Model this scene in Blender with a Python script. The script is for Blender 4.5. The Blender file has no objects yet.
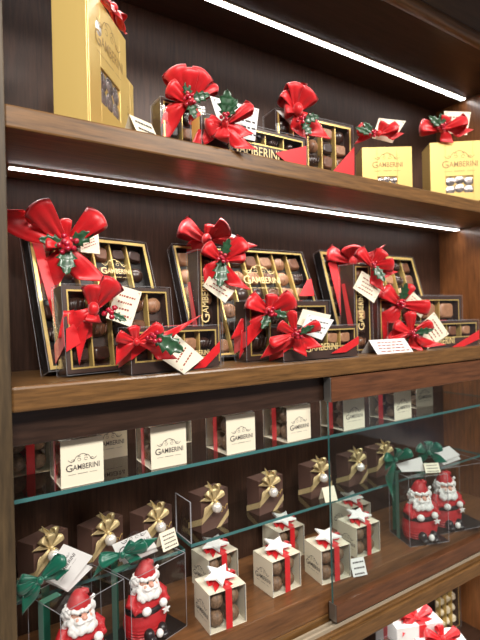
import bpy, bmesh, math, random
from mathutils import Matrix, Vector, Euler
R = math.radians
rnd = random.Random(7)
scene = bpy.context.scene
COL = scene.collection
H = 1.30                       # eye height; every z below is relative to the eye
# ------------------------------------------------------------ camera
YAW, ROLL, FPX = R(33.2), R(1.4), 480.0
cam = bpy.data.cameras.new('camera'); camo = bpy.data.objects.new('camera', cam); COL.objects.link(camo)
cam.sensor_fit = 'VERTICAL'; cam.sensor_height = 24; cam.lens = 24*FPX/640; cam.clip_start = .01
fw = Vector((math.sin(YAW), math.cos(YAW), 0)); r0 = Vector((math.cos(YAW), -math.sin(YAW), 0)); u0 = Vector((0, 0, 1))
cr = r0*math.cos(ROLL) - u0*math.sin(ROLL); cu = r0*math.sin(ROLL) + u0*math.cos(ROLL)
camo.matrix_world = Matrix(((cr.x, cu.x, -fw.x, 0), (cr.y, cu.y, -fw.y, 0), (cr.z, cu.z, -fw.z, H), (0, 0, 0, 1)))
cam.dof.use_dof = True; cam.dof.focus_distance = .82; cam.dof.aperture_fstop = 3.2
scene.camera = camo
# ------------------------------------------------------------ world: the dim, colourful shop around the cabinet
w = bpy.data.worlds.new('shop'); scene.world = w; w.use_nodes = True
wn = w.node_tree.nodes; wl = w.node_tree.links; wn.clear()
wo = wn.new('ShaderNodeOutputWorld'); wb = wn.new('ShaderNodeBackground'); wc = wn.new('ShaderNodeTexCoord')
wno = wn.new('ShaderNodeTexNoise'); wno.inputs['Scale'].default_value = 5; wno.inputs['Detail'].default_value = 3
wr = wn.new('ShaderNodeValToRGB'); cr_ = wr.color_ramp
for p, c in ((.3, (.05, .04, .04, 1)), (.45, (.30, .25, .22, 1)), (.53, (.55, .40, .38, 1)), (.6, (.40, .45, .55, 1)), (.72, (1.6, 1.5, 1.4, 1))):
    e = cr_.elements.new(p); e.color = c
cr_.elements.remove(cr_.elements[0]); cr_.elements.remove(cr_.elements[-1])
wl.new(wc.outputs['Generated'], wno.inputs['Vector']); wl.new(wno.outputs['Fac'], wr.inputs['Fac'])
wl.new(wr.outputs['Color'], wb.inputs['Color']); wb.inputs['Strength'].default_value = .42; wl.new(wb.outputs['Background'], wo.inputs['Surface'])
# ------------------------------------------------------------ shop ceiling lamps and the cabinet's LED strips
def area(name, loc, rot, sx, sy, power, color=(1, .95, .88), spread=None):
    l = bpy.data.lights.new(name, 'AREA'); l.shape = 'RECTANGLE'; l.size = sx; l.size_y = sy; l.energy = power; l.color = color
    if spread: l.spread = R(spread)
    o = bpy.data.objects.new(name, l); COL.objects.link(o); o.location = (loc[0], loc[1], loc[2]+H); o.rotation_euler = rot
    return o
area('ceiling_lamp', (-.35, -1.1, 1.5), (R(46), 0, R(-25)), .9, .34, 74)
area('ceiling_lamp', (1.5, -1.1, 1.5), (R(45), 0, R(12)), .9, .32, 54)
for nm, y, z, p in (('upper_led_light', .838, .648, 1.1), ('lower_led_light', .868, .255, 1.2)):
    area(nm, (.74, y, z), (0, 0, 0), 1.27, .006, p, (1, .95, .9), 95)
area('case_led_light', (.74, .862, -.124), (0, 0, 0), 1.27, .006, .8, (1, .95, .9), 150)
area('base_led_light', (.74, .77, -.662), (0, 0, 0), 1.27, .006, 1.3, (1, .95, .9), 150)
scene.view_settings.view_transform = 'Standard'; scene.view_settings.look = 'None'
scene.view_settings.exposure = 0.0; scene.view_settings.gamma = 1; scene.view_settings.use_curve_mapping = False
scene.cycles.transparent_max_bounces = 40; scene.cycles.max_bounces = 10; scene.cycles.glossy_bounces = 5
scene.cycles.sample_clamp_indirect = 6

# ------------------------------------------------------------ pixel -> point helpers (photo frame 480x640)
def ray(u, v):
    x, y = u-240, 320-v
    return (cr*x + cu*y + fw*FPX)
def atY(u, v, y): d = ray(u, v); return d*(y/d.y)
def atZ(u, v, z): d = ray(u, v); return d*(z/d.z)
def ratio(u, v=330): d = ray(u, v); return d.x/d.y
def fit(uL, uR, vt, bz, Y, rot, vm=330):
    """front-left corner x, width and height of an upright box seen between the columns uL and uR"""
    c, s = math.cos(R(rot)), math.sin(R(rot)); x = ratio(uL, vm)*Y; rR = ratio(uR, vm)
    return x, (rR*Y-x)/(c-rR*s), atY(uL, vt, Y).z-bz
# ------------------------------------------------------------ materials
MT = {}
def mat(name, col, rough=.5, metal=0, coat=0, spec=.5, sheen=0, noise=None, bump=0, trans=0):
    m = bpy.data.materials.new(name); m.use_nodes = True; n = m.node_tree.nodes; l = m.node_tree.links; b = n['Principled BSDF']
    b.inputs['Base Color'].default_value = (*col, 1); b.inputs['Roughness'].default_value = rough; b.inputs['Metallic'].default_value = metal
    b.inputs['Coat Weight'].default_value = coat; b.inputs['Coat Roughness'].default_value = .12; b.inputs['Specular IOR Level'].default_value = spec
    b.inputs['Sheen Weight'].default_value = sheen
    if noise:
        scl, amt, st = noise
        tc = n.new('ShaderNodeTexCoord'); mp = n.new('ShaderNodeMapping'); mp.inputs['Scale'].default_value = st
        nz = n.new('ShaderNodeTexNoise'); nz.inputs['Scale'].default_value = scl; nz.inputs['Detail'].default_value = 6; nz.inputs['Roughness'].default_value = .65
        rp = n.new('ShaderNodeValToRGB'); rp.color_ramp.elements[0].position = .3; rp.color_ramp.elements[1].position = .7
        rp.color_ramp.elements[0].color = (*[c*(1-amt) for c in col], 1); rp.color_ramp.elements[1].color = (*[min(1, c*(1+amt)) for c in col], 1)
        l.new(tc.outputs['Object'], mp.inputs['Vector']); l.new(mp.outputs['Vector'], nz.inputs['Vector'])
        l.new(nz.outputs['Fac'], rp.inputs['Fac']); l.new(rp.outputs['Color'], b.inputs['Base Color'])
        if bump:
            bp = n.new('ShaderNodeBump'); bp.inputs['Strength'].default_value = bump; bp.inputs['Distance'].default_value = .002
            l.new(nz.outputs['Fac'], bp.inputs['Height']); l.new(bp.outputs['Normal'], b.inputs['Normal'])
    MT[name] = m; return m
mat('wood_along', (.15, .072, .022), .38, coat=.18, noise=(14, .5, (1, 14, 14)), bump=.04)
mat('wood_up', (.062, .039, .017), .5, coat=.06, noise=(14, .5, (14, 14, 1)), bump=.04)
mat('wood_floor', (.15, .064, .024), .28, coat=.4, noise=(12, .45, (1, 12, 12)), bump=.03)
mat('wood_panel', (.18, .066, .021), .34, coat=.35, noise=(14, .45, (14, 14, 1)), bump=.03)
mat('wood_red', (.115, .042, .016), .3, coat=.5, noise=(12, .45, (1, 12, 12)), bump=.03)
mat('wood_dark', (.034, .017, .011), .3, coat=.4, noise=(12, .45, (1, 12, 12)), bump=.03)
mat('wood_back', (.045, .020, .012), .45, spec=.3, coat=.0, noise=(12, .5, (14, 14, 1)), bump=.04)
mat('satin_red', (.60, .003, .008), .40, sheen=.3, spec=.5, noise=(60, .12, (1, 1, 1)))
mat('satin_green', (.0, .105, .062), .32, sheen=.3)
mat('gold_ribbon', (.66, .52, .27), .42, metal=.45, noise=(900, .35, (1, 1, 1)))
mat('leaf', (.02, .075, .03), .35, coat=.3, noise=(120, .5, (1, 1, 1)))
mat('berry', (.42, .008, .03), .16, coat=.8)
mat('cream_card', (.80, .74, .58), .55)
mat('white_card', (.80, .79, .77), .5)
mat('white_sugar', (.86, .85, .83), .55, noise=(260, .06, (1, 1, 1)), bump=.2)
mat('ink', (.05, .04, .04), .6)
mat('ink_red', (.28, .05, .03), .6)
mat('gold_foil', (.72, .52, .17), .3, metal=.45, coat=.3)
mat('gold_ink', (.78, .60, .28), .45)
mat('gold_card', (.70, .50, .16), .38, metal=.35, coat=.2)
mat('bronze_ink', (.34, .22, .07), .5)
mat('dark_card', (.050, .027, .021), .45)
mat('black_card', (.012, .010, .010), .4)
mat('brown_card', (.10, .052, .040), .42)
mat('choc_dark', (.035, .014, .009), .33, coat=.25, noise=(150, .2, (1, 1, 1)))
mat('choc_milk', (.16, .065, .032), .36, coat=.2, noise=(150, .2, (1, 1, 1)))
mat('choc_light', (.34, .17, .09), .42, noise=(150, .2, (1, 1, 1)))
mat('choc_white', (.75, .66, .46), .4)
mat('truffle', (.17, .10, .055), .55, noise=(220, .6, (1, 1, 1)), bump=.5)
mat('pearl', (.75, .72, .68), .14, metal=.35, coat=1)
mat('red_sugar', (.46, .012, .018), .5, coat=.08)
mat('black_sugar', (.015, .012, .015), .35, coat=.2)
mat('skin_sugar', (.74, .40, .30), .5)
mat('steel', (.30, .30, .29), .35, metal=.8)
mat('alloy', (.62, .52, .38), .35, metal=.4)
mat('plaster', (.55, .5, .45), .8); mat('stone', (.25, .22, .2), .4, noise=(6, .2, (1, 1, 1)))
mat('wrapper', (.45, .40, .38), .22, metal=.7, noise=(90, .8, (1, 1, 1)), bump=.8)
mat('glass_edge', (.05, .16, .16), .12, coat=.6)
def clear(name, tint, ior=1.45, rough=.02, amount=1.0, haze=0):
    m = bpy.data.materials.new(name); m.use_nodes = True; n = m.node_tree.nodes; l = m.node_tree.links; n.clear()
    o = n.new('ShaderNodeOutputMaterial'); t = n.new('ShaderNodeBsdfTransparent'); t.inputs['Color'].default_value = (*tint, 1)
    g = n.new('ShaderNodeBsdfGlossy'); g.inputs['Roughness'].default_value = rough; f = n.new('ShaderNodeFresnel'); f.inputs['IOR'].default_value = ior
    x = n.new('ShaderNodeMixShader'); mu = n.new('ShaderNodeMath'); mu.operation = 'MULTIPLY'; mu.inputs[1].default_value = amount
    ge = n.new('ShaderNodeNewGeometry'); sub = n.new('ShaderNodeMath'); sub.operation = 'SUBTRACT'; sub.inputs[0].default_value = 1
    mm = n.new('ShaderNodeMath'); mm.operation = 'MULTIPLY'
    l.new(ge.outputs['Backfacing'], sub.inputs[1]); l.new(f.outputs['Fac'], mu.inputs[0]); l.new(mu.outputs[0], mm.inputs[0]); l.new(sub.outputs[0], mm.inputs[1])
    l.new(mm.outputs[0], x.inputs['Fac']); l.new(t.outputs[0], x.inputs[1]); l.new(g.outputs[0], x.inputs[2]); l.new(x.outputs[0], o.inputs['Surface'])
    MT[name] = m
clear('acetate', (.97, .97, .97), 1.5, .10, .85)
clear('glass', (.95, .975, .97), 1.52, .0, 1.6)
mat('acetate_fold', (.30, .30, .32), .15, coat=.6)
def emit(name, col, s):
    m = bpy.data.materials.new(name); m.use_nodes = True; b = m.node_tree.nodes['Principled BSDF']
    b.inputs['Emission Color'].default_value = (*col, 1); b.inputs['Emission Strength'].default_value = s; MT[name] = m
emit('led', (1, .96, .93), 14)

# ------------------------------------------------------------ mesh building
class MB:
    def __init__(s): s.v = []; s.f = []; s.m = []; s.sm = []
    def add(s, vs, fs, mi=0, M=None, smooth=False):
        o = len(s.v)
        s.v += [tuple(M @ Vector(p)) if M is not None else tuple(p) for p in vs]
        s.f += [tuple(o+i for i in f) for f in fs]; s.m += [mi]*len(fs); s.sm += [smooth]*len(fs); return s
    def box(s, x0, x1, y0, y1, z0, z1, mi=0, M=None):
        v = [(x0,y0,z0),(x1,y0,z0),(x1,y1,z0),(x0,y1,z0),(x0,y0,z1),(x1,y0,z1),(x1,y1,z1),(x0,y1,z1)]
        return s.add(v, [(0,3,2,1),(4,5,6,7),(0,1,5,4),(1,2,6,5),(2,3,7,6),(3,0,4,7)], mi, M)
    def prism(s, poly, off, mi=0, M=None):
        """poly: 3-D points of one planar outline, off: extrusion vector"""
        n = len(poly); off = Vector(off); v = [Vector(p) for p in poly] + [Vector(p)+off for p in poly]
        nrm = Vector((0,0,0))
        for i in range(n): nrm += v[i].cross(v[(i+1) % n])
        flip = nrm.dot(off) > 0
        fs = [tuple(range(n)), tuple(range(2*n-1, n-1, -1))] + [(i, i+n, (i+1) % n+n, (i+1) % n) for i in range(n)]
        if flip: fs = [tuple(reversed(f)) for f in fs]
        return s.add(v, fs, mi, M)
    def sphere(s, c, r, mi=0, seg=16, rings=10, M=None):
        if not hasattr(r, '__len__'): r = (r, r, r)
        v = [(c[0], c[1], c[2]+r[2])]; f = []
        for i in range(1, rings):
            a = math.pi*i/rings
            for j in range(seg):
                b = 2*math.pi*j/seg; v.append((c[0]+r[0]*math.sin(a)*math.cos(b), c[1]+r[1]*math.sin(a)*math.sin(b), c[2]+r[2]*math.cos(a)))
        v.append((c[0], c[1], c[2]-r[2])); L = len(v)-1
        for j in range(seg):
            f.append((0, 1+j, 1+(j+1) % seg)); f.append((L, L-seg+(j+1) % seg, L-seg+j))
            for i in range(rings-2):
                a = 1+i*seg; f.append((a+j, a+seg+j, a+seg+(j+1) % seg, a+(j+1) % seg))
        return s.add(v, f, mi, M, True)
    def lathe(s, prof, c=(0,0,0), mi=0, seg=28, M=None, sq=(1,1)):
        v = []; f = []; n = len(prof)
        for r, z in prof:
            for j in range(seg):
                b = 2*math.pi*j/seg; v.append((c[0]+sq[0]*r*math.cos(b), c[1]+sq[1]*r*math.sin(b), c[2]+z))
        for i in range(n-1):
            for j in range(seg): f.append((i*seg+j, i*seg+(j+1) % seg, (i+1)*seg+(j+1) % seg, (i+1)*seg+j))
        f.append(tuple(range(seg-1, -1, -1))); f.append(tuple((n-1)*seg+j for j in range(seg)))
        return s.add(v, f, mi, M, True)
    def tube(s, pts, r, mi=0, seg=8, M=None):
        pts = [Vector(p) for p in pts]; v = []; f = []; n = len(pts)
        for i, p in enumerate(pts):
            t = (pts[min(i+1, n-1)]-pts[max(i-1, 0)]).normalized(); a = t.orthogonal().normalized(); b = t.cross(a)
            rr = r[i] if hasattr(r, '__len__') else r
            for j in range(seg): q = 2*math.pi*j/seg; v.append(p+a*(rr*math.cos(q))+b*(rr*math.sin(q)))
        for i in range(n-1):
            for j in range(seg): f.append((i*seg+j, i*seg+(j+1) % seg, (i+1)*seg+(j+1) % seg, (i+1)*seg+j))
        f += [tuple(range(seg-1, -1, -1)), tuple((n-1)*seg+j for j in range(seg))]
        return s.add(v, f, mi, M, seg > 4)
    def grid(s, rows, mi=0, M=None):
        v = [p for r in rows for p in r]; c = len(rows[0]); f = []
        for i in range(len(rows)-1):
            for j in range(c-1): f.append((i*c+j, i*c+j+1, (i+1)*c+j+1, (i+1)*c+j))
        return s.add(v, f, mi, M, True)
    def mesh(s, name, mats):
        me = bpy.data.meshes.new(name); me.from_pydata([tuple(p) for p in s.v], [], s.f)
        for m in (mats if isinstance(mats, (list, tuple)) else [mats]): me.materials.append(MT[m])
        me.polygons.foreach_set('material_index', s.m); me.polygons.foreach_set('use_smooth', s.sm); me.update(); return me
    def build(s, name, mats, parent=None, bevel=0, solid=0, remesh=0, label=None):
        o = link(name, s.mesh(name, mats), parent)
        if bevel:
            b = o.modifiers.new('bevel', 'BEVEL'); b.width = bevel; b.segments = 2; b.limit_method = 'ANGLE'; b.harden_normals = False
        if solid: b = o.modifiers.new('solid', 'SOLIDIFY'); b.thickness = solid; b.offset = 0
        if remesh:
            b = o.modifiers.new('remesh', 'REMESH'); b.mode = 'VOXEL'; b.voxel_size = remesh; b.use_smooth_shade = True
            b = o.modifiers.new('smooth', 'SMOOTH'); b.iterations = 2
        if label: o['label'] = label
        return o
def link(name, me, parent=None, M=None):
    o = bpy.data.objects.new(name, me); COL.objects.link(o)
    if parent: o.parent = parent
    if M is not None: o.matrix_basis = M
    return o
MX = {}
def thing(name, label, cat, loc, rot=0, group=None, tilt=0, roll=0):
    o = bpy.data.objects.new(name, None); COL.objects.link(o); o.empty_display_size = .02
    o.location = (loc[0], loc[1], loc[2]+H); o.rotation_euler = (R(-tilt), R(roll), R(rot))
    o['label'] = label; o['category'] = cat
    if group: o['group'] = group
    MX[o.name] = Matrix.Translation(Vector(loc)) @ Euler((R(-tilt), R(roll), R(rot))).to_matrix().to_4x4()   # eye-relative
    return o
def dup(root, loc, rot, label, group=None):
    r = root.copy(); COL.objects.link(r); r.location = (loc[0], loc[1], loc[2]+H); r.rotation_euler = (0, 0, R(rot)); r['label'] = label
    if group: r['group'] = group
    MX[r.name] = Matrix.Translation(Vector(loc)) @ Euler((0, 0, R(rot))).to_matrix().to_4x4()
    for ch in list(root.children):
        c = ch.copy(); COL.objects.link(c); c.parent = r
        for g in ch.children:
            d = g.copy(); COL.objects.link(d); d.parent = c
    return r
def local(root, u, v, off=0.0):
    """the point seen at pixel u, v on the root's front plane moved off towards the viewer, in root coordinates"""
    Mi = MX[root.name].inverted(); o = Mi @ Vector((0,0,0)); d = Mi.to_3x3() @ ray(u, v); t = (-off-o.y)/d.y; return o+d*t
def pxm(root, p): return (MX[root.name] @ p).dot(fw)/FPX     # metres per pixel at a root-local point

# ------------------------------------------------------------ lettering
def text_mesh(s, size):
    c = bpy.data.curves.new('lettering', 'FONT'); c.body = s; c.size = size; c.align_x = 'LEFT'; c.resolution_u = 2; c.offset = .004*size
    o = bpy.data.objects.new('lettering', c); COL.objects.link(o); dg = bpy.context.evaluated_depsgraph_get(); dg.update()
    me = bpy.data.meshes.new_from_object(o.evaluated_get(dg)); bpy.data.objects.remove(o); bpy.data.curves.remove(c)
    v = [p.co.copy() for p in me.vertices]; f = [tuple(p.vertices) for p in me.polygons]; bpy.data.meshes.remove(me); return v, f
def text_into(mb, s, size, x, z, squeeze=1.0, center=False, mi=0, M=None):
    v, f = text_mesh(s, size); wd = max(p.x for p in v)*squeeze; x -= wd/2 if center else 0
    mb.add([(x+p.x*squeeze, 0, z+p.y) for p in v], f, mi, M); return wd
def arc_strip(mb, pts, t, M=None):
    rows = []
    for i, p in enumerate(pts):
        a = Vector(pts[min(i+1, len(pts)-1)])-Vector(pts[max(i-1, 0)]); n = Vector((-a.y, a.x)).normalized()*t/2
        rows.append([(p[0]+n.x, 0, p[1]+n.y), (p[0]-n.x, 0, p[1]-n.y)])
    mb.grid(rows, 0, M)
def logo_mb(flourish=True):
    """shop lettering one unit wide, centred, in the XZ plane facing -Y"""
    mb = MB(); g = text_into(mb, 'G', .30, -.5, -.10); v, f = text_mesh('AMBERINI', .225); wd = max(p.x for p in v); k = (.5-(-.5+g+.015))/wd
    mb.add([(-.5+g+.015+p.x*k, 0, -.075+p.y) for p in v], f)
    if flourish:
        for sg in (-1, 1):
            arc_strip(mb, [(sg*(.06+.36*t), .30-.10*t+.06*math.sin(t*7)) for t in [i/12 for i in range(13)]], .014)
            arc_strip(mb, [(sg*(.10+.05*math.cos(a)), .22+.04*math.sin(a)) for a in [i*.5 for i in range(12)]], .010)
            arc_strip(mb, [(sg*(.28+.05*math.cos(a)), .21+.03*math.sin(a)) for a in [i*.5 for i in range(12)]], .010)
        arc_strip(mb, [(.13*math.cos(a), .29+.09*math.sin(a)) for a in [i*math.pi/10 for i in range(11)]], .014)
        for i in range(9): mb.box(-.14+i*.032, -.14+i*.032+.02, -.0001, 0, -.205, -.185)
        for sg in (-1, 1): mb.box(min(sg*.2, sg*.42), max(sg*.2, sg*.42), -.0001, 0, -.20, -.192)
    return mb
LOGO = logo_mb(); LOGO_PLAIN = logo_mb(False)
def logo(parent, M, mat_, flourish=True, name='lettering'):
    mb = MB(); src = LOGO if flourish else LOGO_PLAIN; mb.add(src.v, src.f, 0, M); return mb.build(name, mat_, parent)
def TRS(loc, rot=(0,0,0), s=1): return Matrix.Translation(Vector(loc)) @ Euler([R(a) for a in rot]).to_matrix().to_4x4() @ Matrix.Scale(s, 4)

# ------------------------------------------------------------ ribbons, bows, holly, tags
def loop_strip(mb, ang, L, W, lift, tw, M, n=20):
    d = Vector((math.cos(ang), 0, math.sin(ang))); p = Vector((-math.sin(ang), 0, math.cos(ang))); o = Vector((0, -1, 0)); rows = []
    for i in range(n+1):
        t = i/n; s = math.sin(math.pi*t); r = L*s**.85; e = lift*(.62*math.sin(2*math.pi*t)*(.6+.4*s) + .38*s)
        wd = W*(.22+.78*s**.75); wv = (p*math.cos(tw)+o*math.sin(tw)*(1 if t < .5 else -.6)).normalized(); row = []
        for j in range(-3, 4):
            q = j/3; rip = .10*W*math.cos(q*5.2)*(1-s)*1.2 + .10*W*(1-q*q)*s
            row.append(d*(r-abs(q)**2*.10*L*s) + o*(e+rip) + wv*(q*wd/2))
        rows.append(row)
    mb.grid(rows, 0, M)
def tail_strip(mb, ang, L, W, wave, M, n=14, cut=.25):
    d = Vector((math.cos(ang), 0, math.sin(ang))); p = Vector((-math.sin(ang), 0, math.cos(ang))); o = Vector((0, -1, 0)); rows = []
    for i in range(n+1):
        t = i/n; wd = W*(.25+.75*min(1, t*1.7)); row = []
        for j in range(-3, 4):
            q = j/3; ext = t*L*(1+cut*q*(1 if t > .5 else 0)*t)
            row.append(d*ext + p*(q*wd/2 + .10*L*math.sin(t*3.0)*wave) + o*(.004+.09*L*math.sin(t*6.0)*abs(wave)+.12*W*math.cos(q*4)*(1-t)))
        rows.append(row)
    mb.grid(rows, 0, M)
def leaf_mb(L, W, M):
    mb = MB(); rows = []; n = 24
    for i in range(n+1):
        t = i/n; ph = (t*4) % 1; spike = .55+.55*ph**1.6; w_ = W/2*math.sin(math.pi*min(1, t*1.02))**.7*(spike if .04 < t < .93 else .35) if 0 < t < 1 else 0
        rows.append([Vector((q*w_, -.10*W*abs(q)-.02*L*math.sin(t*3)+(.06*W*ph*(abs(q) == 1)), t*L)) for q in (-1, -.5, 0, .5, 1)])
    mb.grid(rows, 0, M); return mb
def bow(root, M, loops, tails, material='satin_red', berries=0, leaves=(), k=1.0, lift=.55, seed=1, spot=(0, 0), knot=True, bs=.0042):
    """M: root-local matrix of the knot; lengths already in metres; loops (deg, length, width), tails (deg, length, width)"""
    r = random.Random(seed); mb = MB()
    for i, (a, L, W) in enumerate(loops): loop_strip(mb, R(a), L*k, W*k, lift*W*k, R(r.choice((-1, 1))*r.uniform(10, 32)), M @ Matrix.Translation((0, -.002-.0012*i, 0)))
    for a, L, W in tails: tail_strip(mb, R(a), L*k, W*k, r.choice((-1, 1))*r.uniform(.5, 1.1), M)
    if knot:
        W = (loops[0][2] if loops else tails[0][2])*k; mb.sphere((0, -.35*W*lift-.004, 0), (W*.20, W*.22, W*.26), 0, 14, 10, M)
    b = mb.build('bow', material, root, solid=.0007)
    for ang, L, W in leaves:
        leaf_mb(L*k, W*k, M @ Matrix.Translation((spot[0], -.014, spot[1])) @ Euler((R(12), R(90-ang), 0)).to_matrix().to_4x4()).build('holly_leaf', 'leaf', b, solid=.0006)
    if berries:
        bm_ = MB(); bm_.sphere((0, 0, 0), bs, 0, 12, 8); me = bm_.mesh('berry', 'berry')
        for i in range(berries):
            a = i*2.4; rr = bs*1.15*math.sqrt(i)
            link('berry', me, b, M @ Matrix.Translation((spot[0]+rr*math.cos(a), -.020-.003*r.random()-.004*(i < 3), spot[1]+rr*math.sin(a))))
    return b
def bow_at(root, u, v, off, loops, tails, yaw=None, **kw):
    """lengths in photo pixels at the bow's own distance"""
    p = local(root, u, v, off); s = pxm(root, p)
    rz = root.rotation_euler.z; pw = MX[root.name] @ p; face = -math.atan2(pw.x, pw.y)*.75
    Mrot = MX[root.name].to_3x3().inverted() @ Euler((0, 0, face if yaw is None else R(yaw))).to_matrix()
    M = Matrix.Translation(p) @ Mrot.to_4x4()
    f = lambda L: [(a, b*s, c*s) for a, b, c in L]
    kw['leaves'] = f(kw.get('leaves', ())); sp = kw.get('spot', (0, 0)); kw['spot'] = (sp[0]*s, sp[1]*s)
    if 'bs' in kw: kw['bs'] *= s
    return bow(root, M, f(loops), f(tails), **kw)
def tag(root, corners, off, card='cream_card', lines=4, ink='ink_red', name='gift_tag', lg=False):
    """a printed card whose four corners are seen at the given pixels; real card thickness"""
    if not hasattr(off, '__len__'): off = [off]*4
    P = [local(root, u, v, o) for (u, v), o in zip(corners, off)]       # tl tr br bl
    n = (P[1]-P[0]).cross(P[3]-P[0]).normalized()
    if n.y > 0: n = -n
    P[2] = P[2]-n*(P[2]-P[0]).dot(n)
    mb = MB(); mb.prism(P, -n*.0006); c = mb.build(name, card, root)
    X = P[1]-P[0]; Z = P[3]-P[0]; pr = MB()
    def bar(x0, x1, z0, z1): pr.prism([P[0]+X*a+Z*b+n*.0002 for a, b in ((x0, z0), (x1, z0), (x1, z1), (x0, z1))], n*.0001)
    if lines:
        for i in range(lines):
            z = .24+.56*i/max(1, lines-1); q = .16+.1*((i*37) % 3)/3; x = q
            while x < 1-q-.04:
                wl_ = .05+.07*rnd.random(); bar(x, min(x+wl_, 1-q), z, z+.055); x += wl_+.03
        for a, b in ((.06, .06), (.86, .06), (.06, .86), (.86, .86)): bar(a, a+.08, b, b+.012); bar(a if a < .5 else a+.07, a+.012 if a < .5 else a+.082, b-.0 if b < .5 else b-.07, b+.07 if b < .5 else b+.012)
        pr.build('printing', ink, c)
    if lg:
        s = X.length*.86; xd = X.normalized(); zd = -(Z-xd*Z.dot(xd)).normalized(); c0 = P[0]+X*.5+Z*.5+n*.0004; m3 = Matrix((xd, -n, zd)).transposed().to_4x4()
        m = MB(); m.add(LOGO.v, LOGO.f, 0, Matrix.Translation(c0) @ m3 @ Matrix.Scale(s, 4)); m.build('lettering', 'ink', c)
    return c
def band(root, polys, mat_='satin_red', name='ribbon_band', t=.0007):
    """flat ribbon stuck to the faces: list of (outline, outward normal)"""
    mb = MB()
    for poly, n in polys: n = Vector(n); mb.prism([Vector(p)+n*.0005 for p in poly], n*t)
    return mb.build(name, mat_, root)
def onfront(root, pix, off=.0012): return [local(root, u, v, off) for u, v in pix]

# ------------------------------------------------------------ chocolates
def choc_meshes():
    out = []
    def sq(m, a, b):
        mb = MB(); rows = []
        for yy, k in ((0, 1), (-.5, .97), (-.85, .86), (-1, .70)):
            rows.append([(a*k*x*(.5), yy*.011, b*k*z*.5) for x, z in ((-1,-.7),(-.7,-1),(.7,-1),(1,-.7),(1,.7),(.7,1),(-.7,1),(-1,.7),(-1,-.7))])
        mb.grid(rows); mb.add(rows[-1][:8], [tuple(range(8))]); return mb.mesh('chocolate', m)
    out += [sq('choc_milk', .024, .024), sq('choc_dark', .025, .020), sq('choc_light', .026, .021)]
    def dome(m, rx, rz, knob):
        mb = MB(); mb.sphere((0, 0, 0), (rx, .012, rz), 0, 18, 10)
        if knob:
            for k in range(knob): mb.tube([(-rx*.8+2*rx*.8*(k+.5)/knob+dx*.003, -.0085-.003*math.cos(dx*1.2), rz*.8*dx) for dx in (-.8, -.4, 0, .4, .8)], .0013, 0, 6)
        return mb.mesh('chocolate', m)
    out += [dome('choc_dark', .0125, .0125, 0), dome('choc_milk', .014, .0105, 3), dome('choc_dark', .0145, .011, 4), dome('choc_light', .0135, .0125, 1)]
    return out
CH = choc_meshes()
CH_W = []
for m_ in CH:
    q = m_.copy(); q.materials.clear(); q.materials.append(MT['choc_white']); CH_W.append(q)

def acetate_box(root, w_, d_, h_, name='clear_lid', fold=.00035):
    mb = MB(); mb.box(0, w_, 0, d_, 0, h_, 0)
    c = [(0,0),(w_,0),(w_,d_),(0,d_)]
    for i in range(4):
        a, b = c[i], c[(i+1) % 4]
        for z in (0, h_): mb.tube([(a[0], a[1], z), (b[0], b[1], z)], fold, 1, 4)
        mb.tube([(a[0], a[1], 0), (a[0], a[1], h_)], fold, 1, 4)
    return mb.build(name, ['acetate', 'acetate_fold'], root)
def choc_box(label, loc, rot, w_, d_, h_, cols, rows, group=None, tilt=0, roll=0, margin=.012, low=.0, logo_at=None, white=False, side='dark_card', seed=3, logo_m='gold_ink', rimw=.0026):
    """front-left-bottom corner at loc; cells, gold rim and chocolates face -Y under a clear acetate lid"""
    r = random.Random(seed); t = thing('chocolate_box', label, 'chocolate box', loc, rot, group, tilt, roll)
    acetate_box(t, w_, d_, h_)
    e = .0022; mb = MB(); yb = .020
    mb.box(e, w_-e, yb, d_-e, e, h_-e); 
    m1 = margin; mb.box(e, m1, e, yb, e, h_-e); mb.box(w_-m1, w_-e, e, yb, e, h_-e); mb.box(m1, w_-m1, e, yb, e, m1+low); mb.box(m1, w_-m1, e, yb, h_-m1, h_-e)
    mb.build('tray', side, t)
    rim = MB(); y0, y1 = e-.0006, yb
    x0, x1, z0, z1 = m1, w_-m1, m1+low, h_-m1; g = rimw
    rim.box(x0-g, x1+g, y0, e+.001, z0-g, z0); rim.box(x0-g, x1+g, y0, e+.001, z1, z1+g); rim.box(x0-g, x0, y0, e+.001, z0, z1); rim.box(x1, x1+g, y0, e+.001, z0, z1)
    rim.build('gold_rim', 'gold_foil', t)
    cw = (x1-x0)/cols; ch = (z1-z0)/rows
    dv = MB()
    for i in range(1, cols): dv.box(x0+i*cw-min(g*.45, .0014), x0+i*cw+min(g*.45, .0014), .006, yb, z0, z1)
    dv.build('divider', 'gold_foil', t)
    for i in range(cols):
        for j in range(rows):
            k = r.randrange(len(CH)); sc = min(cw*.92/.028, ch*.98/.026)
            link('chocolate', (CH_W if white else CH)[k], t, TRS((x0+(i+.5)*cw, yb-.0005, z0+(j+.5)*ch), (0, r.uniform(-8, 8), 0), 1) @ Matrix.Diagonal((sc, 1, sc, 1)))
    if logo_at:
        lx, lz, lw = logo_at; logo(t, TRS((lx, -.0006, lz), (0, 0, 0), lw), logo_m)
    return t

# ============================================================ SETTING
def struct(name, mb, m, **k):
    o = mb.build(name, m, None, **k); o.location.z = H; o['kind'] = 'structure'; return o
struct('floor', MB().box(-3, 4, -4, 1.2, -H-.05, -H), 'stone')
struct('wall_back', MB().box(-3, 4, 1.0, 1.1, -H, 1.5), 'plaster')
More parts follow.
